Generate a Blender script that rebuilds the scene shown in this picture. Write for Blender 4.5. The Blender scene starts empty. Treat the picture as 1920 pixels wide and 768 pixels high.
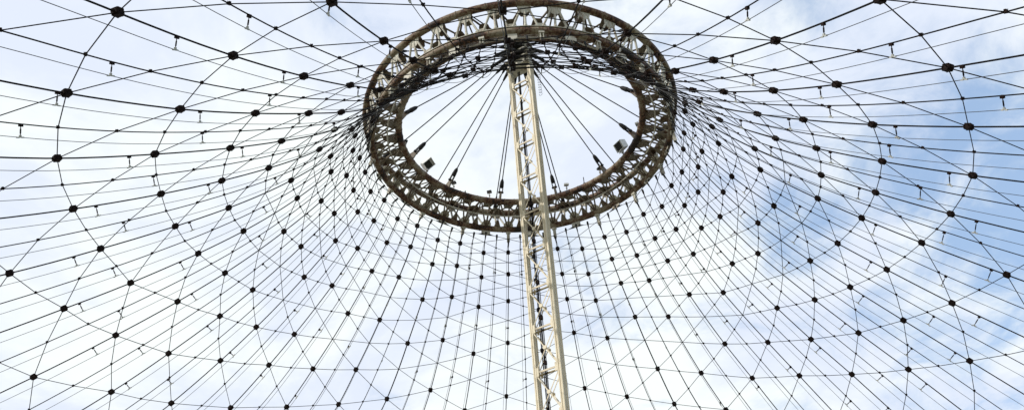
# Cable-net pavilion seen from inside: fitted net surface, ring truss, mast
TH0=0.78820
CAMPOS=[-0.12156, -4.55265, -3.89725]
CAMR=[[0.997562, 0.038502, -0.058198], [-0.069673, 0.596016, -0.799944], [0.003887, 0.802049, 0.597246]]
FPX=1670.057
CR=[[1.7123, 0.0658, 0.0597, 0.0453, 0.0334, 0.0213, 0.0167], [0.9972, 0.0974, 0.0862, 0.085, 0.051, 0.0394, 0.0298], [0.3815, 0.0756, 0.0519, 0.0631, 0.0398, 0.0214, 0.0192], [0.1225, 0.0561, 0.026, 0.0376, 0.0281, 0.0099, 0.0182], [0.0325, 0.0214, 0.017, 0.0137, 0.0243, 0.0055, 0.0113], [0.0049, 0.0111, 0.0038, 0.002, 0.0131, -0.0037, 0.0049]]
CZ=[[-0.8493, -0.0075, 0.0708, 0.033, -0.0076, 0.0088, -0.0106], [-0.9625, -0.0006, 0.0638, 0.0575, -0.0325, 0.0252, -0.0169], [-0.1969, 0.0154, 0.0226, 0.0329, -0.0208, 0.0112, -0.0028], [-0.0305, 0.0112, 0.0157, 0.0163, -0.0037, 0.0124, -0.0031], [-0.0049, 0.0159, -0.0025, 0.0083, -0.0087, 0.0038, -0.0091], [0.0043, -0.0032, 0.0041, 0.0047, -0.0072, 0.0018, -0.0012]]
DISP={
0:[(0.0, 0.026, 0.0021), (2.0, 0.0122, 0.0016), (4.0, -0.0038, 0.0132), (6.0, 0.0147, -0.0025), (8.0, 0.0313, 0.0036)],
1:[(0.5, 0.0012, 0.0016), (2.5, -0.0008, 0.0004), (4.5, -0.0191, 0.0181), (6.5, -0.007, -0.0094)],
2:[(0.0, 0.0031, -0.0014), (2.0, -0.0036, -0.0104), (4.0, -0.0249, -0.0184), (6.0, -0.0188, -0.0312), (8.0, -0.0333, -0.0144)],
3:[(0.5, -0.0147, -0.0055), (2.5, -0.0212, -0.0139), (4.5, -0.0281, -0.0259), (6.5, -0.0192, -0.0218), (8.5, -0.0305, -0.0198)],
4:[(0.0, -0.0038, 0.0044), (2.0, 0.0013, 0.0032), (4.0, -0.0016, 0.0067), (6.0, 0.0142, -0.002), (8.0, 0.0038, 0.0095), (9.0, -0.0102, -0.0116)],
5:[(0.5, -0.0033, 0.0047), (2.5, 0.0137, -0.0029), (4.5, 0.0005, 0.0219), (6.5, 0.0029, 0.0195), (8.5, 0.0069, 0.0158), (9.5, 0.0036, -0.0054)],
6:[(0.0, -0.0034, 0.0149), (2.0, 0.0087, 0.0083), (4.0, 0.0052, 0.0107), (6.0, 0.0038, 0.0101), (8.0, 0.0084, 0.0166), (9.0, -0.0008, 0.0196), (10.0, 0.0098, -0.008)],
7:[(0.5, 0.0003, -0.0039), (2.5, 0.0037, -0.0008), (4.5, 0.0119, -0.0049), (6.5, 0.0097, 0.0025), (8.5, 0.0048, 0.0102), (9.5, 0.0033, 0.0091), (10.5, 0.0049, -0.0018)],
8:[(0.0, 0.0063, -0.0124), (2.0, 0.0003, -0.0108), (4.0, -0.0071, -0.0032), (6.0, 0.0073, -0.013), (8.0, 0.002, -0.0099), (9.0, -0.0149, 0.0053), (10.0, 0.0071, -0.0107), (11.0, -0.0243, 0.0084)],
9:[(0.5, 0.0126, -0.0068), (2.5, -0.0086, 0.0039), (4.5, 0.0006, -0.0103), (6.5, 0.0066, -0.0107), (8.5, -0.0076, -0.0014), (9.5, -0.0011, -0.0024), (10.5, 0.0043, 0.0011), (11.5, 0.0151, -0.0053)],
10:[(2.0, -0.0082, 0.0131), (4.0, -0.0115, 0.0075), (6.0, -0.0041, -0.0068), (8.0, -0.0177, -0.0006), (9.0, -0.0091, -0.0043), (10.0, 0.0319, -0.0262), (11.0, -0.0094, 0.0123)],
11:[(2.5, -0.0078, 0.0142), (4.5, -0.0031, 0.0032), (6.5, 0.0145, -0.0154), (8.5, -0.0076, 0.0027), (9.5, -0.0055, 0.0047), (10.5, 0.0063, 0.0001), (11.5, -0.0106, 0.0067)],
12:[(4.0, -0.0051, 0.0153), (6.0, 0.0125, -0.01), (8.0, -0.0077, 0.0079), (9.0, 0.0028, -0.0013), (10.0, -0.005, 0.0031), (11.0, -0.0005, -0.0008)],
13:[(6.5, 0.0176, -0.0121), (8.5, -0.012, 0.0158), (9.5, -0.0016, 0.0054), (10.5, 0.0183, -0.0098), (11.5, 0.0022, -0.0093)],
14:[(8.0, -0.0111, 0.0111), (9.0, -0.0201, 0.0204), (10.0, -0.0026, 0.0021), (11.0, -0.0011, -0.008), (12.0, 0.0005, -0.007)],
15:[(9.5, -0.0073, 0.0107), (10.5, 0.0121, -0.0042), (11.5, -0.0123, 0.012), (12.5, 0.0025, 0.0058), (8.5, -0.0093, 0.0146), (6.5, 0.0125, -0.0092), (4.5, 0.01, -0.0079), (2.5, 0.0059, -0.0054), (0.5, 0.0025, -0.0013)],
16:[(10.0, 0.0241, -0.0242), (11.0, 0.0084, -0.0051), (12.0, -0.0262, 0.0271), (9.0, 0.0295, -0.0276), (8.0, 0.021, -0.0237), (6.0, 0.058, -0.053), (4.0, 0.0244, -0.0171), (2.0, 0.0297, -0.0319), (0.0, 0.0095, 0.0007)],
17:[(11.5, 0.0059, -0.0011), (10.5, 0.0167, -0.0079), (9.5, 0.0114, -0.0033), (8.5, -0.0013, -0.0051)],
18:[(10.0, 0.0314, -0.0309), (11.0, -0.021, 0.0176), (12.0, -0.0139, 0.0027), (9.0, -0.0119, 0.0025), (8.0, -0.0309, 0.0208), (6.0, -0.0099, 0.0054), (4.0, -0.0125, 0.0141), (2.0, -0.0057, 0.0035), (0.0, -0.021, 0.0228)],
19:[(9.5, 0.007, -0.0172), (10.5, 0.0119, -0.0142), (11.5, 0.0092, -0.0026), (12.5, 0.008, -0.0071), (6.5, -0.0173, 0.0097), (4.5, -0.0067, 0.0026), (2.5, -0.0239, 0.0242), (0.5, -0.01, 0.0064)],
20:[(8.0, 0.0042, -0.0075), (9.0, -0.0033, -0.0027), (10.0, 0.0145, -0.0169), (11.0, -0.0098, 0.0061), (12.0, -0.0012, 0.0056)],
21:[(8.5, 0.0021, 0.0029), (9.5, -0.0011, 0.0042), (10.5, 0.0057, -0.0047), (11.5, -0.0137, 0.0097)],
22:[(8.0, -0.0026, 0.0054), (9.0, -0.0131, 0.0168), (10.0, 0.0057, -0.0037), (11.0, 0.0089, -0.01)],
23:[(4.5, -0.0021, 0.0121), (6.5, 0.0026, 0.0061), (8.5, -0.0048, 0.0139), (9.5, 0.0014, 0.0047), (10.5, 0.0028, -0.0032)],
24:[(2.0, 0.0109, 0.0125), (4.0, 0.007, 0.0115), (6.0, 0.0221, -0.0078), (8.0, 0.011, 0.0123), (9.0, 0.0092, 0.0125), (10.0, 0.0062, 0.0086), (11.0, 0.005, 0.0044)],
25:[(0.5, -0.0007, 0.007), (2.5, -0.0088, 0.0012), (4.5, -0.0021, -0.0162), (6.5, -0.0008, -0.0156), (8.5, -0.0088, -0.0027), (9.5, -0.0067, -0.0064), (10.5, -0.0094, -0.0098)],
26:[(0.0, 0.0068, -0.0054), (2.0, -0.0043, -0.0009), (4.0, 0.0009, -0.0145), (6.0, -0.0058, -0.0178), (8.0, -0.0179, -0.0004), (9.0, -0.0133, -0.0037), (10.0, -0.0024, -0.0099), (11.0, -0.0082, 0.0008)],
27:[(0.5, -0.0052, -0.0062), (2.5, -0.0052, 0.0006), (4.5, -0.0124, 0.0143), (6.5, -0.007, -0.0072), (8.5, -0.0073, -0.0016), (9.5, 0.0107, -0.0145), (10.5, 0.0059, 0.0034)],
28:[(0.0, 0.0023, -0.0128), (2.0, -0.0045, -0.0019), (4.0, -0.0109, 0.0172), (6.0, -0.0002, -0.0056), (8.0, -0.0087, 0.0035), (9.0, 0.0, -0.0054), (10.0, 0.0071, 0.0046)],
29:[(0.5, -0.0024, -0.005), (2.5, 0.0075, -0.0081), (4.5, 0.011, 0.0043), (6.5, 0.021, -0.0121), (8.5, 0.0104, 0.0066), (9.5, 0.0086, 0.0116)],
30:[(0.0, 0.0056, 0.0086), (2.0, 0.0037, -0.0066), (4.0, 0.0048, 0.0069), (6.0, 0.0124, 0.0058), (8.0, 0.0093, 0.0063), (9.0, 0.0281, -0.0025)],
31:[(0.5, -0.0052, 0.0088), (2.5, 0.0021, 0.0016), (4.5, 0.0093, 0.0065), (6.5, 0.0042, 0.0129), (8.5, -0.0138, 0.0066), (9.5, -0.004, 0.004)],
32:[(0.0, 0.0171, 0.0118), (2.0, 0.0065, 0.0131), (4.0, 0.0098, 0.0112), (6.0, 0.0186, 0.015), (8.0, -0.0044, 0.0091), (9.0, -0.0236, -0.0062)],
33:[(0.5, -0.0051, 0.0124), (2.5, -0.0178, -0.0162), (4.5, -0.0192, -0.0189), (6.5, -0.0195, -0.0091), (8.5, -0.0385, -0.0169)],
34:[(0.0, 0.0099, 0.0104), (2.0, 0.0148, -0.0072), (4.0, 0.0224, 0.0044), (6.0, 0.0297, 0.0247), (8.0, -0.0065, -0.0102)],
}
SK1 = 3.1; SK2 = 4.7; SKX0 = .12; SKX = .50; SKB = .4; SKF = 1.55; SKLO = .42; SKHI = 1.0; SKMIN = .06
CLR = (4.6, 4.85, 4.85); CLR2 = (3.72, 4.05, 4.68)
SUNE = 2.2
EXPO = .52
PATCH = [(0.467, 0.702, 0.538, 0.15, 0.27), (0.306, 0.793, 0.528, 0.07, 0.48), (0.367, 0.679, 0.636, 0.13, 0.1), (0.485, 0.72, 0.497, 0.1, 0.12), (0.393, 0.827, 0.402, 0.09, 0.16), (0.283, 0.871, 0.402, 0.2, -0.12), (0.473, 0.605, 0.64, 0.1, -0.12)]
import bpy, bmesh, math, random
from mathutils import Vector, Matrix
random.seed(7)
scene = bpy.context.scene
COL = scene.collection
S = 6.5            # ring radius in metres
H = 27.0           # height of the ring above the ground
PI = math.pi

# ------------------------------------------------------------------ helpers
def W(p): return Vector((p[0]*S, p[1]*S, p[2]*S + H))

def link(o, parent=None):
    COL.objects.link(o)
    if parent is not None: o.parent = parent
    return o

def tag(o, label=None, cat=None, group=None, kind=None):
    if label: o['label'] = label
    if cat: o['category'] = cat
    if group: o['group'] = group
    if kind: o['kind'] = kind
    return o

def empty(name, loc):
    o = bpy.data.objects.new(name, None); o.location = loc; o.empty_display_size = .2
    return link(o)

class MB:
    """collects shapes given in world space, builds one mesh whose origin is 'loc'"""
    def __init__(s): s.v = []; s.f = []; s.sm = []
    def add(s, vs, fs, smooth=False):
        n = len(s.v); s.v += [tuple(v) for v in vs]
        s.f += [tuple(i+n for i in f) for f in fs]; s.sm += [smooth]*len(fs)
    def tube(s, pts, r, n=6, closed=False, caps=True, smooth=True):
        pts = [Vector(p) for p in pts]; m = len(pts)
        rs = r if isinstance(r, (list, tuple)) else [r]*m
        tan = []
        for i in range(m):
            if closed: t = pts[(i+1) % m]-pts[(i-1) % m]
            else: t = pts[min(i+1, m-1)]-pts[max(i-1, 0)]
            tan.append(t.normalized())
        u = tan[0].orthogonal().normalized()
        vs = []
        for i in range(m):
            u = (u - tan[i]*u.dot(tan[i])).normalized(); w = tan[i].cross(u)
            for k in range(n):
                a = 2*PI*k/n
                vs.append(pts[i]+(u*math.cos(a)+w*math.sin(a))*rs[i])
        fs = []
        for i in range(m if closed else m-1):
            j = (i+1) % m
            for k in range(n):
                l = (k+1) % n
                fs.append((i*n+k, i*n+l, j*n+l, j*n+k))
        if closed is False and caps:
            fs.append(tuple(range(n))[::-1]); fs.append(tuple((m-1)*n+k for k in range(n)))
        s.add(vs, fs, smooth)
    def ring(s, r, z, rad, seg=144, n=14):
        """closed pipe ring about the z axis (section keeps its frame)"""
        vs = []; fs = []
        for i in range(seg):
            a = 2*PI*i/seg
            for k in range(n):
                b = 2*PI*k/n
                q = r+rad*math.cos(b)
                vs.append((-q*math.sin(a), q*math.cos(a), z+rad*math.sin(b)))
        for i in range(seg):
            j = (i+1) % seg
            for k in range(n):
                l = (k+1) % n
                fs.append((i*n+k, i*n+l, j*n+l, j*n+k))
        s.add(vs, fs, True)
    def flatring(s, prof, seg=144):
        """closed ring with polygon section prof [(r,z)...]"""
        n = len(prof); vs = []; fs = []
        for i in range(seg):
            a = 2*PI*i/seg
            for r, z in prof: vs.append((-r*math.sin(a), r*math.cos(a), z))
        for i in range(seg):
            j = (i+1) % seg
            for k in range(n):
                l = (k+1) % n
                fs.append((i*n+k, i*n+l, j*n+l, j*n+k))
        s.add(vs, fs, False)
    def box(s, c, ax, half):
        c = Vector(c); ax = [Vector(a).normalized() for a in ax]
        vs = []
        for sx in (-1, 1):
            for sy in (-1, 1):
                for sz in (-1, 1):
                    vs.append(c+ax[0]*half[0]*sx+ax[1]*half[1]*sy+ax[2]*half[2]*sz)
        s.add(vs, [(0,1,3,2),(4,6,7,5),(0,4,5,1),(2,3,7,6),(0,2,6,4),(1,5,7,3)])
    def bar(s, a, b, w, h, up=(0,0,1)):
        a = Vector(a); b = Vector(b); t = (b-a); L = t.length; t.normalize()
        y = Vector(up).cross(t)
        if y.length < 1e-4: y = t.orthogonal()
        y.normalize(); z = t.cross(y)
        s.box((a+b)/2, (t, y, z), (L/2, w/2, h/2))
    def prism(s, poly, thick, c, ax):
        """2-D polygon in plane (ax0, ax1) extruded along ax2"""
        c = Vector(c); ax = [Vector(a).normalized() for a in ax]; n = len(poly)
        vs = [c+ax[0]*x+ax[1]*y-ax[2]*thick/2 for x, y in poly]+[c+ax[0]*x+ax[1]*y+ax[2]*thick/2 for x, y in poly]
        fs = [tuple(range(n))[::-1], tuple(range(n, 2*n))]+[(i, (i+1) % n, (i+1) % n+n, i+n) for i in range(n)]
        s.add(vs, fs)
    def mesh(s, name, mat, loc=(0,0,0), bevel=0):
        me = bpy.data.meshes.new(name); L = Vector(loc)
        me.from_pydata([tuple(Vector(v)-L) for v in s.v], [], s.f)
        me.polygons.foreach_set('use_smooth', s.sm)
        bm = bmesh.new(); bm.from_mesh(me); bmesh.ops.recalc_face_normals(bm, faces=bm.faces[:])
        bm.to_mesh(me); bm.free()
        me.materials.append(mat); me.update()
        return me
    def obj(s, name, mat, parent=None, loc=None):
        """loc: world position of the object's origin"""
        if loc is None: loc = ORG.get(parent.name, Vector((0,0,0))) if parent is not None else Vector((0,0,0))
        me = s.mesh(name, mat, loc)
        o = bpy.data.objects.new(name, me)
        base = ORG.get(parent.name, Vector((0,0,0))) if parent is not None else Vector((0,0,0))
        o.location = Vector(loc)-base
        link(o, parent); ORG[o.name] = Vector(loc)
        return o
ORG = {}

# ------------------------------------------------------------------ materials
def mat(name, build):
    m = bpy.data.materials.new(name); m.use_nodes = True
    nt = m.node_tree; b = nt.nodes['Principled BSDF']; build(nt, b); return m
def noise(nt, scale, detail=6, rough=.6, coord='Object'):
    tc = nt.nodes.new('ShaderNodeTexCoord'); n = nt.nodes.new('ShaderNodeTexNoise')
    n.inputs['Scale'].default_value = scale; n.inputs['Detail'].default_value = detail; n.inputs['Roughness'].default_value = rough
    nt.links.new(tc.outputs[coord], n.inputs['Vector']); return n.outputs['Fac']
def ramp(nt, fac, stops):
    r = nt.nodes.new('ShaderNodeValToRGB'); nt.links.new(fac, r.inputs['Fac'])
    e = r.color_ramp.elements
    while len(e) < len(stops): e.new(.5)
    for i, (p, c) in enumerate(stops): e[i].position = p; e[i].color = (*c, 1)
    return r.outputs['Color']
def bump(nt, b, fac, d=.01, s=.5):
    n = nt.nodes.new('ShaderNodeBump'); n.inputs['Distance'].default_value = d; n.inputs['Strength'].default_value = s
    nt.links.new(fac, n.inputs['Height']); nt.links.new(n.outputs['Normal'], b.inputs['Normal'])
def two(name, sc, stops, rough=.6, metal=0, bd=.006, spec=.4, sc2=None):
    def f(nt, b):
        n = noise(nt, sc)
        if sc2:
            mx = nt.nodes.new('ShaderNodeMix'); mx.inputs[0].default_value = .42
            nt.links.new(n, mx.inputs[2]); nt.links.new(noise(nt, sc2, 8, .7), mx.inputs[3]); n = mx.outputs[0]
        nt.links.new(ramp(nt, n, stops), b.inputs['Base Color'])
        b.inputs['Roughness'].default_value = rough; b.inputs['Metallic'].default_value = metal
        if bd: bump(nt, b, noise(nt, sc*5), bd)
        b.inputs['Specular IOR Level'].default_value = spec
    return mat(name, f)
M = {}
M['cable'] = two('cable_steel', 6, [(.35,(.006,.0055,.006)), (.65,(.011,.010,.010))], .9, 0, 0, .1)
M['strand'] = two('strand_steel', 6, [(.35,(.03,.03,.03)), (.65,(.05,.05,.05))], .75, 0, 0)
M['clamp'] = two('clamp_iron', 9, [(.35,(.009,.006,.006)), (.7,(.022,.011,.009))], .85, 0, .006, .12)
M['socket'] = two('socket_steel', 7, [(.35,(.012,.012,.013)), (.7,(.03,.028,.027))], .65, 0, .006, .2)
M['rusty'] = two('rusted_paint', .9, [(.435,(.014,.008,.006)), (.485,(.10,.036,.015)), (.525,(.17,.12,.075)), (.62,(.29,.25,.185))], .65, sc2=9)
M['cream'] = two('cream_paint', 2.3, [(.39,(.12,.055,.03)), (.44,(.38,.34,.27)), (.6,(.58,.56,.49))], .55, sc2=10)
M['drab'] = two('drab_paint', 3, [(.38,(.08,.040,.022)), (.47,(.15,.115,.08)), (.65,(.20,.175,.135))], .6)  # darker brown-grey paint for the web plates, lower struts and lugs
M['mast'] = two('mast_paint', 1.2, [(.36,(.20,.10,.05)), (.42,(.62,.53,.37)), (.7,(.71,.63,.47))], .5, sc2=11)
M['mastbar'] = two('mast_bar_paint', 1.6, [(.30,(.30,.15,.08)), (.42,(.50,.40,.27)), (.7,(.64,.56,.42))], .5)
M['white'] = two('lamp_white', 8, [(.35,(.6,.6,.57)), (.65,(.75,.75,.72))], .4)
M['lamp'] = two('lamp_enamel', 8, [(.35,(.42,.42,.39)), (.65,(.52,.52,.49))], .5, 0, 0)
M['glass'] = two('lamp_glass', 20, [(.4,(.012,.012,.013)), (.6,(.03,.03,.03))], .15, 0, 0)
M['lampgrey'] = two('lamp_grey', 8, [(.35,(.30,.29,.27)), (.65,(.42,.41,.38))], .45)
def grass_mat(nt, b):
    n = noise(nt, .35, 8); nt.links.new(ramp(nt, n, [(.35,(.07,.085,.03)), (.65,(.16,.17,.09))]), b.inputs['Base Color'])
    b.inputs['Roughness'].default_value = .95
M['grass'] = mat('grass_ground', grass_mat)
M['paving'] = two('concrete_paving', .8, [(.35,(.24,.23,.21)), (.65,(.31,.30,.28))], .85)

# ------------------------------------------------------------------ the fitted net surface
def cheb(t, n):
    T = [1.0, t]
    for i in range(2, n): T.append(2*t*T[-1]-T[-2])
    return T[:n]
def raw(m, w):
    th = (m+TH0)*PI/18; t = 2*(w+1.5)/14-1
    T = cheb(t, len(CR)); F = [1.0]
    for j in (1, 2, 3): F += [math.cos(j*th), math.sin(j*th)]
    r = sum(T[i]*F[k]*CR[i][k] for i in range(len(CR)) for k in range(7))
    z = sum(T[i]*F[k]*CZ[i][k] for i in range(len(CZ)) for k in range(7))
    return r, z
def dsp(m, w):
    """small offset of the real, slightly uneven net from the smooth surface, along one heavy meridian"""
    L = DISP.get(m % 36)
    if not L: return 0.0, 0.0
    if w <= L[0][0]:
        k = max(0.0, 1-(L[0][0]-w)/2); return L[0][1]*k, L[0][2]*k
    if w >= L[-1][0]:
        k = max(0.0, 1-(w-L[-1][0])/2); return L[-1][1]*k, L[-1][2]*k
    for a, b in zip(L, L[1:]):
        if a[0] <= w <= b[0]:
            k = (w-a[0])/(b[0]-a[0]); return a[1]+(b[1]-a[1])*k, a[2]+(b[2]-a[2])*k
def rz(m, w):
    if w > 12.5:
        a = rz(m, 12.0); b = rz(m, 12.5); k = (w-12.5)/.5*1.1
        return b[0]+(b[0]-a[0])*k, b[1]+(b[1]-a[1])*k
    r, z = raw(m, w)
    i = math.floor(m); f = m-i
    d = dsp(i, w); r += d[0]*(1-f); z += d[1]*(1-f)
    if f > 0: d = dsp(i+1, w); r += d[0]*f; z += d[1]*f
    return r, z
def NP(m, w):
    r, z = rz(m, w); th = (m+TH0)*PI/18
    return W((-r*math.sin(th), r*math.cos(th), z))
def radial(m):
    th = (m+TH0)*PI/18; return Vector((-math.sin(th), math.cos(th), 0))
def lateral(m):
    th = (m+TH0)*PI/18; return Vector((-math.cos(th), -math.sin(th), 0))
def frame(m, w):
    """along (down the net), lateral, inward normal"""
    T = (NP(m, w+.15)-NP(m, w-.15)).normalized(); U = lateral(m); N = U.cross(T).normalized()
    if N.dot(radial(m)) > 0: N = -N
    return T, U, N
def RP(r, m, z):
    th = (m+TH0)*PI/18; return W((-r*math.sin(th), r*math.cos(th), z))

# ------------------------------------------------------------------ words for labels
ORD = ['first','second','third','fourth','fifth','sixth','seventh','eighth','ninth','tenth','eleventh','twelfth','thirteenth',
       'fourteenth','fifteenth','sixteenth','seventeenth','eighteenth','nineteenth','twentieth']
def side(m):
    """where heavy cable m hangs, counted from the mast"""
    if m == -1: return 'behind the mast'
    if m == 17: return 'passing overhead at the near side'
    if m >= 0: return ORD[m]+' to the left of the mast'
    return ORD[-m-2]+' to the right of the mast'
def sideplace(m):
    if m == -1: return 'heavy cable behind the mast'
    if m == 17: return 'heavy cable passing overhead'
    if m >= 0: return ORD[m]+' heavy cable left of mast'
    return ORD[-m-2]+' heavy cable right of mast'
def minorplace(m):
    if m == -1: return 'just left of the mast, next to it'          # lies between -1 and 0
    if m == -2: return 'just right of the mast, next to it'
    if m == 16: return 'overhead, left of the near heavy cable'
    if m == 17: return 'overhead, right of the near heavy cable'
    if m >= 0: return 'after the %s heavy cable left of mast' % ORD[m]
    return 'after the %s heavy cable right of mast' % ORD[-m-3]

WEND = 13.6
def wpath(a, b, st=.25):
    n = max(2, int(round((b-a)/st))+1)
    return [a+(b-a)*i/(n-1) for i in range(n)]

# ------------------------------------------------------------------ clamps (one mesh each, copied)
def big_clamp_mesh():
    b = MB(); X, Y, Z = (1,0,0), (0,1,0), (0,0,1)
    b.prism([(-.115,-.075),(-.095,-.09),(.095,-.09),(.115,-.075),(.115,.075),(.095,.09),(-.095,.09),(-.115,.075)], .085, (0,0,0), (X,Y,Z))
    b.prism([(-.08,-.10),(.08,-.10),(.095,-.06),(.095,.06),(.08,.10),(-.08,.10),(-.095,.06),(-.095,-.06)], .035, (0,0,.061), (X,Y,Z))
    b.prism([(-.085,-.085),(.085,-.085),(.085,.085),(-.085,.085)], .03, (0,0,-.0585), (X,Y,Z))
    for sx in (-1,1):
        for sy in (-1,1):
            b.tube([(sx*.065,sy*.06,-.085),(sx*.065,sy*.06,.09)], .013, 6)
        b.tube([(sx*.105,0,0),(sx*.15,0,0)], [.032,.024], 8)
    return b.mesh('cable_clamp', M['clamp'])
def small_clamp_mesh():
    b = MB(); X, Y, Z = (1,0,0), (0,1,0), (0,0,1)
    b.prism([(-.042,-.03),(.042,-.03),(.042,.03),(-.042,.03)], .04, (0,0,0), (X,Y,Z))
    b.prism([(-.026,-.046),(.026,-.046),(.026,.046),(-.026,.046)], .024, (0,0,.032), (X,Y,Z))
    for sx in (-1,1): b.tube([(sx*.028,0,-.03),(sx*.028,0,.06)], .008, 5)
    return b.mesh('small_clamp', M['clamp'])
BIG = bpy.data.objects.new('cable_clamp', big_clamp_mesh())
SMALL = bpy.data.objects.new('small_clamp', small_clamp_mesh())
for q in (BIG, SMALL): q.data.transform(Matrix.Scale(.9, 4))
used = set()
def put(proto, parent, m, w, jit=0):
    o = proto if proto.name not in used else proto.copy()
    used.add(proto.name)
    link(o, parent)
    T, U, N = frame(m, w); Z = -N; Y = Z.cross(T)
    R = Matrix((T, Y, Z)).transposed()
    if jit: R = R @ Matrix.Rotation(random.uniform(-jit, jit), 3, 'Z') @ Matrix.Rotation(random.uniform(-jit, jit)*.6, 3, 'X')
    o.matrix_parent_inverse = Matrix.Identity(4)
    o.location = NP(m, w)-ORG[parent.name]; o.rotation_euler = R.to_euler()
    return o

# ------------------------------------------------------------------ net cables
def is_node(m, w):
    if w < -.25: return False
    if m % 2 == 0:
        k = w
        if abs(k-round(k)) > .01: return False
        k = round(k); return k >= 8 or k % 2 == 0
    k = w-.5
    if abs(k-round(k)) > .01: return False
    k = round(k); return k >= 8 or k % 2 == 0
def add_socket(b, p, d, L=.34, r0=.075, r1=.028):
    """tapered rope socket starting at p, pointing along d"""
    d = d.normalized()
    b.tube([p, p+d*L*.28, p+d*L*.34, p+d*L, p+d*L*1.25], [r0*.8, r0, r0, r1*1.2, r1*.8], 10)

for m in range(-18, 18):
    odd = m % 2 == 1
    top = RP(1.0, m, -.025); start = NP(m, -1.5) if odd else NP(m, -.95)
    pts = [start]+[NP(m, w) for w in wpath((-1.25 if odd else -.7), WEND)]
    b = MB(); b.tube(pts, .0205, 7)
    o = b.obj('heavy_net_cable', M['cable'], None, start)
    tag(o, 'thick dark net cable with square clamps, '+side(m), 'cable', 'thick net cables running down from the ring')
    d = (NP(m, -.4)-start); bs = MB(); add_socket(bs, start-d.normalized()*.12, d, .32, .048, .024)
    bs.obj('socket', M['socket'], o, start)
    for k in range(0, 14):
        w = k+(.5 if odd else 0)
        if is_node(m, w) and w < 13.4: put(BIG, o, m, w, .09)
for m in range(-18, 18):           # thin cables midway between the heavy ones
    mm = m+.5; top = RP(1.0, mm, -.03)
    d0 = (NP(mm, -.9)-top).normalized()
    pts = [top+d0*.15]+[NP(mm, w) for w in wpath(-.9, WEND)]
    b = MB(); b.tube(pts, .0155, 6)
    o = b.obj('thin_net_cable', M['cable'], None, top+d0*.15)
    tag(o, 'thinner dark net cable with small clamps, '+minorplace(m), 'cable', 'thin net cables between the thick ones')
    bs = MB(); add_socket(bs, top+d0*.10, d0, .30, .052, .019)
    bs.obj('socket', M['socket'], o, top+d0*.15)
    k = -4
    while k*.25 < 13.2:
        w = k*.25
        # crossing of a falling (D) or rising (U) diagonal with this cable
        if abs((w*4) % 2-1) < .01:
            c = 0
            for s in (1, -1):
                wa, wb = w+s*.25, w-s*.25          # at m and at m+1
                wa2 = wa if m % 2 == 0 else wa-.5
                if abs(wa2-round(wa2)) > .01: continue
                na, nb = is_node(m, wa), is_node(m+1, wb)
                if w > 7.8 or na != nb or (na and w > 2.9): c = 1
            if c and w > -.9: put(SMALL, o, mm, w, .3)
        k += 1

# diagonal cables: one falling and one rising from every gusset plate
def diag(m0, s):
    """from gusset m0 (odd); s=-1 runs towards the right of the mast"""
    pts = [NP(m0, -1.5)+lateral(m0)*s*.16]
    w = -1.5; m = m0
    while w < 13.4:
        a, b = (m, w), (m+s, w+.5)
        # minor crossing half way
        mi = (a[0]+b[0])/2; wi = (a[1]+b[1])/2
        na, nb = is_node(a[0] if True else 0, a[1]), is_node(b[0], b[1])
        if wi > 7.8 or na != nb or (na and wi > 2.9): pts.append(NP(mi, wi))
        if nb or b[1] > 8: pts.append(NP(b[0], b[1]))
        elif b[1] > 0:
            p = NP(b[0], b[1]); pts.append(p)
        m += s; w += .5
    return pts
for m in range(-17, 18, 2):
    for s in (-1, 1):
        pts = diag(m, s)
        b = MB(); b.tube(pts, .0125, 6, smooth=False)
        o = b.obj('diagonal_net_cable', M['cable'], None, pts[0])
        place = 'the gusset of the '+sideplace(m)
        tag(o, 'slim diagonal cable winding %s from %s' % ('rightward' if s < 0 else 'leftward', place), 'cable', 'slim diagonal cables winding round the net')
        bs = MB(); add_socket(bs, pts[0]-(pts[1]-pts[0]).normalized()*.1, pts[1]-pts[0], .26, .05, .02)
        bs.obj('socket', M['socket'], o, pts[0])

# ------------------------------------------------------------------ lamp wires and their hangers
UTAB = [(-18,0),(-17,.008),(-16,.02),(-14,.048),(-12,.05),(-9,.03),(-6,0),(-4,-.02),(-1.5,-.028),(-.5,.028),(3,.025),(6,.004),(9,-.022),(13,-.024),(16,-.013),(18,0)]
def uoff(m):
    for a, b in zip(UTAB, UTAB[1:]):
        if a[0] <= m <= b[0]: return a[1]+(b[1]-a[1])*(m-a[0])/(b[0]-a[0])
    return 0
def SP(m, w, k=1.0):
    T, U, N = frame(m, w); k = min(1.0, max(0.0, (w+1.2)/1.5))*(lambda q: q+(1-q)*min(1, max(0, (w-4)/5)))(.62-.5*max(0, -math.cos((m+TH0)*PI/18)))
    return NP(m, w)+N*(.040*S*k)+U*(uoff(m)*S*k)
HW = ([5.35, 9.25, 10.8, 12.05, 13.2], [2.0, 7.45, 10.32, 12.05, 13.2])
HORD = ['lowest in view','','','','']
arm_cache = {}
lampb = MB()
lampb.box((.06,0,0), ((1,0,0),(0,1,0),(0,0,1)), (.036,.022,.018)); lampb.box((-.06,0,0), ((1,0,0),(0,1,0),(0,0,1)), (.036,.022,.018))
lampb.tube([(-.11,0,.0),(.11,0,.0)], .010, 6); lampb.box((0,0,.035), ((1,0,0),(0,1,0),(0,0,1)), (.03,.02,.03))
LAMP = bpy.data.objects.new('lamp', lampb.mesh('lamp', M['lamp'])); LAMP.data.transform(Matrix.Scale(.82, 4))
hb = MB()
hb.box((0,0,0), ((1,0,0),(0,1,0),(0,0,1)), (.045,.028,.035)); hb.tube([(0,0,0),(0,0,-1)], .011, 6); hb.tube([(0,0,-.25),(0,0,-.62)], .018, 6)
ARM = bpy.data.objects.new('lamp_hanger', hb.mesh('lamp_hanger', M['clamp']))
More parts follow.
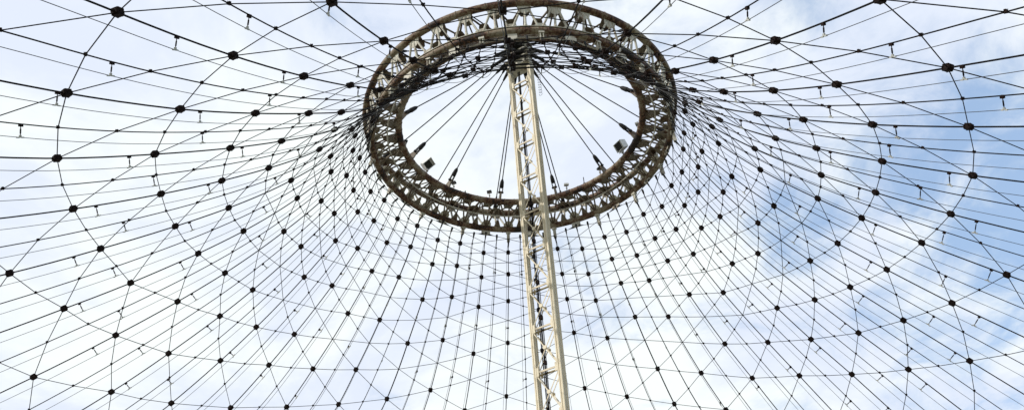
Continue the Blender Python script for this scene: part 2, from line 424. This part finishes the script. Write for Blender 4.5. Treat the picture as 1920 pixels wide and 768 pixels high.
NTH = ['topmost','second down','third down','fourth down','fifth down']
for i in range(-36, 36):
    mm = i/2
    st = MB(); ws = wpath(-1.0, WEND)
    sp = [SP(mm, w) for w in ws]
    st.tube(sp, .008, 5)
    o = st.obj('lamp_wire', M['strand'], None, sp[0])
    im = math.floor(mm)
    if i % 2 == 0: lab = 'hair thin lamp wire beside the '+sideplace(im)
    else: lab = 'hair thin lamp wire beside the thin cable '+minorplace(im)
    tag(o, lab, 'wire', 'thin lamp wires strung inside the net')
    for q, w in enumerate(HW[i % 2]):
        if w < 6 and math.cos((mm+TH0)*PI/18) < -.3: continue
        w += random.uniform(-.05, .05)
        a = NP(mm, w)-Vector((0,0,.03)); c = SP(mm, w)
        first = 'lamp_hanger' not in used; used.add('lamp_hanger')
        h = ARM if first else ARM.copy(); l = LAMP if first else LAMP.copy()
        link(h); link(l, h)
        zax = (a-c).normalized(); T = frame(mm, w)[0]
        x = (T-zax*T.dot(zax)).normalized(); y = zax.cross(x); R = Matrix((x, y, zax)).transposed()
        L = (a-c).length
        h.matrix_world = Matrix.Translation(a) @ R.to_4x4()
        h.location = a; h.rotation_euler = R.to_euler()
        h.scale = (1, 1, 1)
        key = round(L, 2)
        if key not in arm_cache:
            g = MB(); E3 = ((1,0,0),(0,1,0),(0,0,1))
            g.box((0,0,0), E3, (.045,.028,.035)); g.tube([(0,0,0),(0,0,-L)], .010, 6); g.tube([(0,0,-L*.3),(0,0,-L*.7)], .017, 6)
            arm_cache[key] = g.mesh('lamp_hanger', M['clamp'])
        h.data = arm_cache[key]
        l.matrix_parent_inverse = Matrix.Identity(4); l.location = (0,0,-L); l.rotation_euler = (0, random.uniform(-.12,.12), random.uniform(-.2,.2))
        if i % 2 == 0: lab = 'pale lamp, %s, on %s' % (NTH[q], sideplace(im))
        else: lab = 'pale lamp, %s, on thin cable %s' % (NTH[q], minorplace(im).replace('the ', ''))
        tag(h, lab, 'lamp', 'small pale lamps hung from the net')

# ------------------------------------------------------------------ the ring
RB, ZB = .827, .132      # inner chord
RC, ZC = 1.046, .190     # upper outer chord
ring = empty('ring_truss', W((0,0,0)))
ORG[ring.name] = W((0,0,0))
tag(ring, 'big rusty cream steel ring truss hanging at the top of the net', 'ring')
O = W((0,0,0))
def ringobj(b, name, m_, parent=ring):
    return b.obj(name, m_, parent, O)
def chord(name, r, z, rad, step):
    b = MB(); b.ring(r*S, H+z*S, rad)
    for k in range(0, 72, step):              # bolted flange joints
        m = k/2
        p = RP(r, m+.25, z); t = lateral(m+.25)
        b.tube([p-t*.018, p+t*.018], rad+.014, 14)
    return ringobj(b, name, M['rusty'])
chord('lower_chord', 1.0, 0, .145, 2)
chord('inner_chord', RB, ZB, .150, 1)
chord('upper_chord', RC, ZC, .150, 2)
b = MB(); b.flatring([(S-.02,H+.135),(S+.15,H+.11),(S+.15,H+.135),(S-.02,H+.16)])
ringobj(b, 'flange_plate', M['cream'])
b = MB(); b.ring(.90*S, H+.052*S, .032, 144, 8)
ringobj(b, 'conduit', M['cream'])
def plate(mat_, poly, c, x, y, th=.028, name='gusset_plate'):
    g = MB(); g.prism(poly, th, c, (x, y, x.cross(y))); return ringobj(g, name, mat_)
for m in range(-18, 18):
    L0, Lh, L1 = RP(1, m, 0), RP(1, m+.5, 0), RP(1, m+1, 0)
    B0, Bh, B1 = RP(RB, m, ZB), RP(RB, m+.5, ZB), RP(RB, m+1, ZB)
    U0, Uh, U1 = RP(RC, m, ZC), RP(RC, m+.5, ZC), RP(RC, m+1, ZC)
    R_, U_ = radial(m), lateral(m); Rh, Uq = radial(m+.5), lateral(m+.5)
    # outer face: fan of three struts hung from the upper chord, foot plates on the lower chord
    dn = (Lh-Uh).normalized()
    f = MB()
    for q, off in ((L1, 1), (Lh, 0), (L0, -1)):
        a = Uh+dn*.2+Uq*off*.13; e = q+(Uh-q).normalized()*.17
        if off == 0: f.tube([a, a+(e-a)*.1, a+(e-a)*.80, a+(e-a)*.92, e], [.04,.048,.048,.075,.10], 8)
        else: f.tube([a, a+(e-a)*.1, a+(e-a)*.86, e], [.04,.046,.046,.065], 8)
    ringobj(f, 'strut_fan', M['cream'])
    nq = Uq.cross(dn).normalized()
    plate(M['cream'], [(-.28,0),(.28,0),(.24,.24),(.10,.36),(-.10,.36),(-.24,.24)], Uh+dn*.10-nq*.0, Uq, dn)
    d0 = (U0-L0).normalized()
    plate(M['cream'], [(-.24,0),(.24,0),(.22,.15),(.12,.22),(-.12,.22),(-.22,.15)], L0+d0*.12, U_, d0)
    # small triangular plates under the middle strut
    plate(M['drab'], [(-.17,.0),(.17,.0),(.05,.34),(-.05,.34)], Lh+(Bh-Lh).normalized()*.11, Uq, (Bh-Lh).normalized())
    # inner face: hexagonal plates standing on the inner chord, diagonals to the upper chord
    up = (U0-B0).normalized()
    plate(M['drab'], [(-.22,.0),(-.27,.2),(-.19,.62),(-.14,.72),(.14,.72),(.19,.62),(.27,.2),(.22,.0)], B0+up*.10, U_, up, .028, 'web_plate')
    upq = (Uh-Bh).normalized()
    plate(M['drab'], [(-.30,.0),(-.20,-.40),(-.12,-.5),(.12,-.5),(.20,-.40),(.30,.0)], Uh-upq*.08, Uq, upq, .028, 'web_plate')
    f = MB(); s0 = B0+up*.62
    for q in (Uh, RP(RC, m-.5, ZC)): f.tube([s0, q], .04, 6)
    f.tube([Bh, Uh], .032, 6)
    ringobj(f, 'web_strut', M['drab'])
    # bottom face between the lower and inner chords
    f = MB()
    f.tube([L0, Bh], .038, 6); f.tube([L0, RP(RB, m-.5, ZB)], .038, 6); f.tube([L0, B0], .042, 6)
    ringobj(f, 'lower_strut', M['drab'])
    inw = (B0-L0).normalized()
    plate(M['cream'], [(-.24,0),(.24,0),(.22,.18),(.1,.32),(-.1,.32),(-.22,.18)], L0+inw*.11, U_, inw)
    f = MB(); f.tube([Lh+(Bh-Lh).normalized()*.35, Bh], .032, 6); ringobj(f, 'tie_strut', M['drab'])
    # ties to the net below the lower chord
    p1 = NP(m, -1.5)
    t = MB()
    if m % 2:
        d = (p1-L0); Ln = d.length; dn = d.normalized()
        t.prism([(-.21,.1),(.21,.1),(.22,Ln-.06),(.14,Ln+.04),(-.14,Ln+.04),(-.22,Ln-.06)], .05, L0, (U_, dn, U_.cross(dn)))
        for s in (-1, 1): t.prism([(-.05,-.05),(.05,-.05),(.05,.05),(-.05,.05)], .11, L0+dn*(Ln-.05)+U_*s*.12, (U_, dn, U_.cross(dn)))
        ringobj(t, 'hanging_gusset', M['cream'])
    else:
        e = NP(m, -.95); d = (e-L0); Ln = d.length; dn = d.normalized(); nn = U_.cross(dn)
        for s in (-1, 1): t.box(L0+dn*(Ln*.5+.04)+U_*s*.056, (dn, U_, nn), (Ln/2-.06, .012, .068))
        t.box(L0+dn*(Ln*.5+.04)+nn*.045, (dn, U_, nn), (Ln/2-.08, .042, .012))
        t.box(L0+dn*.15, (dn, U_, nn), (.06, .11, .09))
        ringobj(t, 'link_bracket', M['cream'])

# ------------------------------------------------------------------ the mast
MX, MY = .031*S, 0.0
phi = math.radians(31)
fx = Vector((math.cos(phi), -math.sin(phi), 0))      # along the front face, left leg -> right leg (right one nearer)
fd = Vector((math.sin(phi), math.cos(phi), 0))       # depth, away from the camera
FW, FDp, LEG = 1.04, .15, .22
def mc(z): return Vector((MX+(.55-z)*.004*S, MY, z*S+H))
zb, zt = -(H)/S, .72
mast = empty('lattice_mast', mc(zb)); ORG[mast.name] = mc(zb)
tag(mast, 'tall cream lattice mast standing inside the net and holding the ring', 'mast')
def mp(z, a, d): return mc(z)+fx*(a*FW/2)+fd*(d*FDp/2)
cen = -.09   # shift so that the column pair straddles the axis
for a in (-1, 1):
    for d in (-1, 1):
        b = MB(); p, q = mp(zb, a, d), mp(zt, a, d); h = LEG/2*(1 if a > 0 else .86)
        t = (q-p).normalized()
        # box section with raised flange edges
        wd, dp = (.125, .15) if a < 0 else (.155, .185)
        b.bar(p, q, wd, dp, -fx.cross(Vector((0,0,1)))) if False else None
        n = 1; vs = []
        pr = [(-wd/2,-dp/2),(-wd/2+.045,-dp/2),(-wd/2+.05,-dp/2+.025),(wd/2-.06,-dp/2+.025),(wd/2-.055,-dp/2),(wd/2,-dp/2),
              (wd/2,-dp/2+.05),(wd/2-.022,-dp/2+.055),(wd/2-.022,dp/2-.055),(wd/2,dp/2-.05),(wd/2,dp/2),(-wd/2,dp/2)]
        npr = len(pr)
        vs = [c_+fx*x_+fd*y_ for c_ in (p, q) for x_, y_ in pr]
        b.add(vs, [tuple(range(npr)), tuple(range(npr, 2*npr))[::-1]]+[(k, (k+1) % npr, (k+1) % npr+npr, k+npr) for k in range(npr)])
        o = b.obj('leg', M['mast'], mast, p)
zs = [.549, .275, -.005, -.291, -.579, -.854, -1.132, -1.403, -1.675]
st_ = .27
while zs[-1]-st_ > zb+.1: zs.append(zs[-1]-st_)
for i, z in enumerate(zs):
    for d in (-1, 1):
        fo = fd*(d*.05)
        b = MB(); b.bar(mp(z, -1, d)+fo, mp(z, 1, d)+fo, .035, .07, (0,0,1))
        b.bar(mp(z, -1, d)+fo-fd*d*.035, mp(z, 1, d)+fo-fd*d*.035, .035, .016, (0,0,1))
        b.obj('crossbar', M['mastbar'] if d < 0 else M['mast'], mast, mp(z, -1, d))
        for a in (-1, 1):
            b = MB(); b.box(mp(z, a, d)-fx*a*.13+fo*1.6, (fx, (0,0,1), fd), (.045, .17 if d < 0 else .12, .009))
            b.obj('gusset_plate', M['mast'], mast, mp(z, a, d))
        if i+1 < len(zs):
            z2 = zs[i+1]; b = MB()
            o1, o2 = fo*1.2, fo*.4
            b.bar(mp(z, -1, d)+fx*.1+o1-Vector((0,0,.18)), mp(z2, 1, d)-fx*.1+o1+Vector((0,0,.18)), .018, .040)
            b.bar(mp(z, 1, d)-fx*.1+o2-Vector((0,0,.18)), mp(z2, -1, d)+fx*.1+o2+Vector((0,0,.18)), .018, .032)
            b.obj('cross_brace', M['mast'], mast, mp(z, -1, d))
            c = (mp(z, -1, d)+mp(z2, 1, d))/2+fo*1.9
            b = MB(); b.prism([(-.07,-.04),(-.04,-.07),(.04,-.07),(.07,-.04),(.07,.04),(.04,.07),(-.04,.07),(-.07,.04)], .014, c, (fx, (0,0,1), fd))
            b.obj('centre_plate', M['mast'], mast, c)
    for a in (-1, 1):
        b = MB(); b.bar(mp(z, a, -1), mp(z, a, 1), .05, .08); b.obj('side_bar', M['mast'], mast, mp(z, a, -1))
# ropes down the middle of the mast
for k in range(4):
    b = MB(); off = fx*(-.30+.058*k)+fd*(.03*(k % 2))
    p, q = mc(zb)+off, mc(.68)+off*.5
    b.tube([q+(p-q)*t/20+fx*(.012*math.sin(t*1.3+k)) for t in range(21)], .017, 7)
    b.obj('hoist_rope', M['cable'], mast, p)
for z, s in ((-.50, .12), (-.79,.09), (-1.09, .08), (-1.33,.09), (-1.62,.08)):
    b = MB(); b.box(mc(z)-fx*.12, (fx, fd, (0,0,1)), (s*.6, s*.6, s*.9)); b.obj('rope_block', M['clamp'], mast, mc(z))
# head
b = MB()
hz = .83
hc = mc(hz)
b.box(hc, (fx, fd, (0,0,1)), (.40, .26, .16*S*.88))
for a in (-1, 1):
    for d in (-1, 1): b.bar(mp(.66, a, d), mp(.99, a, d)-fx*a*.06, .16, .16, fx)
for z in (.70, .77, .84, .91, .98): b.box(mc(z), (fx, fd, (0,0,1)), (.60, .34, .02))
b.obj('mast_head', M['cream'], mast, hc)
b = MB()
for z, r in ((.765,.60),(.80,.66),(.87,.66),(.91,.60)):
    n = 12; pr = [(math.cos(2*PI*(k+.5)/n)*r*.82, math.sin(2*PI*(k+.5)/n)*r*.82) for k in range(n)]
    b.prism(pr, .05, mc(z), ((1,0,0),(0,1,0),(0,0,1)))
b.obj('anchor_plate', M['socket'], mast, hc)
b = MB(); b.prism([(-.75,0),(.75,0),(.75,.55),(-.75,.55)], 1.5, mc(zb), (fx, (0,0,1), fd)); b.obj('footing', M['paving'], mast, mc(zb))
# coiled wire beside the right leg
b = MB(); pc = []
for t in range(160):
    z = .63-t/160*.26; a = t*.42
    pc.append(mp(z, 1, 1)+fx*.36+Vector((math.cos(a)*.07, math.sin(a)*.07, 0)))
b.tube(pc, .008, 5)
b.obj('coiled_wire', M['strand'], mast, pc[0])

# stay cables from the mast head to the ring, in pairs
SID = {0:'lower far left',}
stays = [.5+3*k for k in range(6)]+[-2.5-3*k for k in range(6)]
def swords(m):
    if m > 0:
        k = round((m-.5)/3); return ORD[k]+' pair left of the mast'
    k = round((-m-2.5)/3); return ORD[k]+' pair right of the mast'
for m in stays:
    R_, U_ = radial(m), lateral(m)
    head = mc(.80)+R_*.62; e = RP(RB, m, ZB)+Vector((0,0,.15))-R_*.06
    d = (head-e).normalized()
    b = MB(); b.tube([e+d*.75, e+(head-e)*.5-Vector((0,0,.03)), head], .025, 8)
    o = b.obj('stay_cable', M['cable'], None, e)
    tag(o, 'dark stay cable ending in fork socket on ring, %s' % swords(m), 'stay cable', 'stay cables from the mast head to the ring')
    s = MB(); nn = U_.cross(d)
    for q in (-1, 1): s.prism([(-.06,.25),(.06,.25),(.045,.60),(-.045,.60)], .035, e+U_*q*.075, (nn, d, U_))
    s.tube([e+d*.52, e+d*.60, e+d*.84, e+d*.95], [.09,.11,.09,.045], 10)
    s.tube([e+d*.30-U_*.13, e+d*.30+U_*.13], .045, 8)
    s.obj('fork_socket', M['socket'], o, e)
    s = MB(); s.prism([(-.20,-.05),(.20,-.05),(.07,.36),(-.07,.36)], .07, e, (nn, d, U_))
    s.obj('anchor_lug', M['drab'], o, e)
    s = MB(); add_socket(s, head, -d, .6, .085, .05); s.obj('head_socket', M['socket'], o, e)
    head2 = mc(.87)+R_*.60; e2 = RP(RC, m, ZC)+Vector((0,0,.12))
    d2 = (head2-e2).normalized()
    b = MB(); b.tube([e2+d2*.3, e2+(head2-e2)*.5-Vector((0,0,.03)), head2], .025, 8)
    o = b.obj('stay_cable', M['cable'], None, e2)
    tag(o, 'dark stay cable passing behind ring inner pipe, %s' % swords(m), 'stay cable', 'stay cables from the mast head to the ring')
    s = MB(); add_socket(s, e2, d2, .6, .10, .05); s.obj('socket', M['socket'], o, e2)
    s = MB(); add_socket(s, head2, -d2, .6, .085, .05); s.obj('head_socket', M['socket'], o, e2)

# floodlights and small lamps on the inner chord
def flood(m, aim, roll, label):
    base = RP(RB, m, ZB)+Vector((0,0,.16))-radial(m)*.05
    o = empty('floodlight', base); ORG[o.name] = base
    tag(o, label, 'floodlight')
    aim = Vector(aim).normalized(); up = Vector((0,0,1)); sx = aim.cross(up).normalized(); uy = sx.cross(aim)
    sx, uy = sx*math.cos(roll)-uy*math.sin(roll), uy*math.cos(roll)+sx*math.sin(roll)
    c = base-radial(m)*.06+Vector((0,0,.52))
    b = MB(); b.tube([base, base+(c-base)*.28], .03, 7); b.box(base+(c-base)*.3, ((1,0,0),(0,1,0),(0,0,1)), (.055,.055,.05))
    b.tube([base+(c-base)*.3, base+(c-base)*.52], .022, 7); b.bar(c-uy*.24-sx*.30, c-uy*.24+sx*.30, .03, .05, aim)
    b.obj('bracket', M['lampgrey'], o, base)
    b = MB()
    # open housing: back, four walls
    w, h, dp = .27, .215, .17
    b.box(c-aim*dp, (sx, uy, aim), (w*.82, h*.82, .012))
    for q in (-1, 1):
        b.prism([(-dp,-h*.82),(dp,-h),(dp,h),(-dp,h*.82)], .018, c+sx*q*w*.93, (aim, uy, sx))
        b.prism([(-dp,-w*.82),(dp,-w),(dp,w),(-dp,w*.82)], .018, c+uy*q*h*.93, (aim, sx, uy))
    hs = b.obj('housing', M['white'], o, base)
    b = MB(); b.box(c+aim*.10+sx*.05, (sx, uy, aim), (w*.66, h*.86, .01)); b.obj('lens', M['glass'], hs, base)
    b = MB(); b.box(c+aim*.10-sx*.19, (sx, uy, aim), (w*.20, h*.86, .012)); b.obj('gear_panel', M['lampgrey'], hs, base)
flood(5.0, (.55,-.62,-.55), 1.0, 'big pale floodlight box on the left part of the ring')
flood(-7.0, (-.75,-.45,-.48), -.05, 'big pale floodlight box on the right part of the ring')
def spot(m, yaw, material, label):
    base = RP(RB, m, ZB)+Vector((0,0,.16))-radial(m)*.03
    o = empty('spotlight', base); ORG[o.name] = base
    tag(o, label, 'spotlight', 'small spotlights standing on the ring')
    c = base+Vector((0,0,.36)); x = Vector((math.cos(yaw), math.sin(yaw), .12)).normalized(); y = Vector((0,0,1)).cross(x).normalized(); z = x.cross(y)
    b = MB(); b.tube([base, c-z*.06], .017, 6); b.box(base+Vector((0,0,.14)), (x,y,z), (.035,.035,.04)); b.box(c-z*.07, (x,y,z), (.06,.04,.02))
    b.obj('post', M['lampgrey'], o, base)
    b = MB(); b.prism([(-.12,-.045),(.12,-.045),(.11,.04),(-.11,.045)], .16, c, (x,z,y)); b.obj('lamp_head', material, o, base)
spot(3.1, -.25, M['socket'], 'small dark spotlight between second and first stay pairs left of mast')
spot(1.05, -.1, M['socket'], 'small dark spotlight on the ring nearest the mast, left side')
spot(-3.1, .1, M['white'], 'small white spotlight on the ring just right of the mast')
spot(-5.15, .5, M['socket'], 'small dark spotlight beside the second stay socket right of mast')
spot(7.2, -1.1, M['socket'], 'small dark spotlight on the left end of ring near stay socket')
spot(-8.9, 1.2, M['lampgrey'], 'small grey spotlight on the right end of ring near stay socket')
for m, h in ((-4.1,.42), (2.4,.16), (-12.6,.35)):
    base = RP(RB, m, ZB)+Vector((0,0,.15))
    b = MB(); b.tube([base, base+Vector((0,0,h))], .02, 6); b.box(base+Vector((0,0,.03)), ((1,0,0),(0,1,0),(0,0,1)), (.04,.04,.03))
    b.obj('stub_post', M['clamp'], ring, base)

# ------------------------------------------------------------------ ground below
def sheet(name, r, z, material, n=96):
    b = MB(); vs = [(0,0,z)]+[(r*math.cos(2*PI*k/n), r*math.sin(2*PI*k/n), z) for k in range(n)]
    b.add(vs, [(0, k+1, (k+1) % n+1) for k in range(n)])
    o = b.obj(name, material, None, (0,0,0)); o['kind'] = 'structure'; return o
sheet('ground', 4000, 0, M['grass'])
sheet('pavement', 26, .012, M['paving'])

# ------------------------------------------------------------------ sky, sun, camera
SUN = Vector((-.80, -.34, .62)).normalized()
el = math.asin(SUN.z); az = math.atan2(SUN.x, SUN.y)
world = bpy.data.worlds.new('World'); scene.world = world; world.use_nodes = True
nt = world.node_tree; nd = nt.nodes; lk = nt.links
bg = nd['Background']; bg.inputs['Strength'].default_value = .15
sky = nd.new('ShaderNodeTexSky'); sky.sky_type = 'NISHITA'; sky.sun_disc = False
sky.sun_elevation = el; sky.sun_rotation = az; sky.air_density = 1.0; sky.dust_density = 1.0; sky.ozone_density = 2.0
tc = nd.new('ShaderNodeTexCoord'); sep = nd.new('ShaderNodeSeparateXYZ'); lk.new(tc.outputs['Generated'], sep.inputs[0])
def math_(op, a, b=None, clamp=False):
    n = nd.new('ShaderNodeMath'); n.operation = op; n.use_clamp = clamp
    for i, v in enumerate((a, b)):
        if v is None: continue
        if isinstance(v, (int, float)): n.inputs[i].default_value = v
        else: lk.new(v, n.inputs[i])
    return n.outputs[0]
zz = math_('ADD', math_('MAXIMUM', sep.outputs['Z'], 0.0), .22)
cb = nd.new('ShaderNodeCombineXYZ'); lk.new(math_('DIVIDE', sep.outputs['X'], zz), cb.inputs[0]); lk.new(math_('DIVIDE', sep.outputs['Y'], zz), cb.inputs[1])
def wn(scale, detail, rough, dist=0, off=0):
    mp_ = nd.new('ShaderNodeMapping'); mp_.inputs['Location'].default_value = (off, off*.7, 0); lk.new(cb.outputs[0], mp_.inputs['Vector'])
    n = nd.new('ShaderNodeTexNoise'); n.inputs['Scale'].default_value = scale; n.inputs['Detail'].default_value = detail
    n.inputs['Roughness'].default_value = rough; n.inputs['Distortion'].default_value = dist; lk.new(mp_.outputs[0], n.inputs['Vector']); return n.outputs['Fac']
big = wn(2.1, 3, .5, .3, SK1)
fine = wn(6.5, 9, .62, .4, SK2)
# more open sky on the +x side
side_ = math_('MULTIPLY', math_('SUBTRACT', sep.outputs['X'], SKX0), SKX)
f = math_('ADD', math_('MULTIPLY', big, SKB), math_('MULTIPLY', fine, SKF))
f = math_('SUBTRACT', f, side_)
# wide clear and thick stretches of this particular sky, placed by compass direction and height
nrm_ = nd.new('ShaderNodeVectorMath'); nrm_.operation = 'NORMALIZE'; lk.new(tc.outputs['Generated'], nrm_.inputs[0])
for (dx, dy, dz, rad_, amt) in PATCH:
    dn_ = nd.new('ShaderNodeVectorMath'); dn_.operation = 'DOT_PRODUCT'; lk.new(nrm_.outputs[0], dn_.inputs[0])
    dn_.inputs[1].default_value = Vector((dx, dy, dz)).normalized()
    rp_ = nd.new('ShaderNodeMapRange'); rp_.interpolation_type = 'SMOOTHSTEP'; lk.new(dn_.outputs['Value'], rp_.inputs['Value'])
    rp_.inputs['From Min'].default_value = math.cos(rad_); rp_.inputs['From Max'].default_value = 1.0
    rp_.inputs['To Min'].default_value = 0; rp_.inputs['To Max'].default_value = amt
    f = math_('SUBTRACT', f, rp_.outputs[0])
def mrange(v, a, b, c, d):
    rp = nd.new('ShaderNodeMapRange'); lk.new(v, rp.inputs['Value'])
    for k_, q in zip(('From Min','From Max','To Min','To Max'), (a, b, c, d)): rp.inputs[k_].default_value = q
    rp.interpolation_type = 'SMOOTHSTEP'; return rp.outputs[0]
def cmix(fac, a, b):
    mix = nd.new('ShaderNodeMix'); mix.data_type = 'RGBA'
    if isinstance(fac, float): mix.inputs[0].default_value = fac
    else: lk.new(fac, mix.inputs[0])
    for k_, q in ((6, a), (7, b)):
        if isinstance(q, tuple): mix.inputs[k_].default_value = (*q, 1)
        else: lk.new(q, mix.inputs[k_])
    return mix.outputs[2]
shade = wn(3.4, 6, .6, .3, 5.3)
cloud = cmix(mrange(shade, .38, .62, 0, 1), CLR2, CLR)
clear_sky = cmix(.55, sky.outputs[0], (2.05, 2.95, 4.25))          # flat azure mixed in to brighten the open sky
lk.new(cmix(mrange(f, SKLO, SKHI, SKMIN, 1.0), clear_sky, cloud), bg.inputs['Color'])

sl = bpy.data.lights.new('sun', 'SUN'); sl.energy = SUNE; sl.angle = math.radians(.6); sl.color = (1, .95, .86)
so = bpy.data.objects.new('sun', sl); link(so); so.rotation_euler = (-SUN).to_track_quat('-Z', 'Y').to_euler(); so.location = (-60, -30, 60)

cam = bpy.data.cameras.new('camera'); co = bpy.data.objects.new('camera', cam); link(co)
cam.sensor_width = 36; cam.sensor_fit = 'HORIZONTAL'; cam.lens = FPX/1920*36; cam.clip_end = 9000; cam.clip_start = .05
r_, d_, f_ = [Vector(v) for v in CAMR]
Rm = Matrix((r_, -d_, -f_)).transposed().to_4x4()
co.matrix_world = Matrix.Translation(W(CAMPOS)) @ Rm
scene.camera = co
vs_ = scene.view_settings; vs_.view_transform = 'Standard'; vs_.look = 'None'; vs_.gamma = 1; vs_.exposure = EXPO; vs_.use_curve_mapping = False
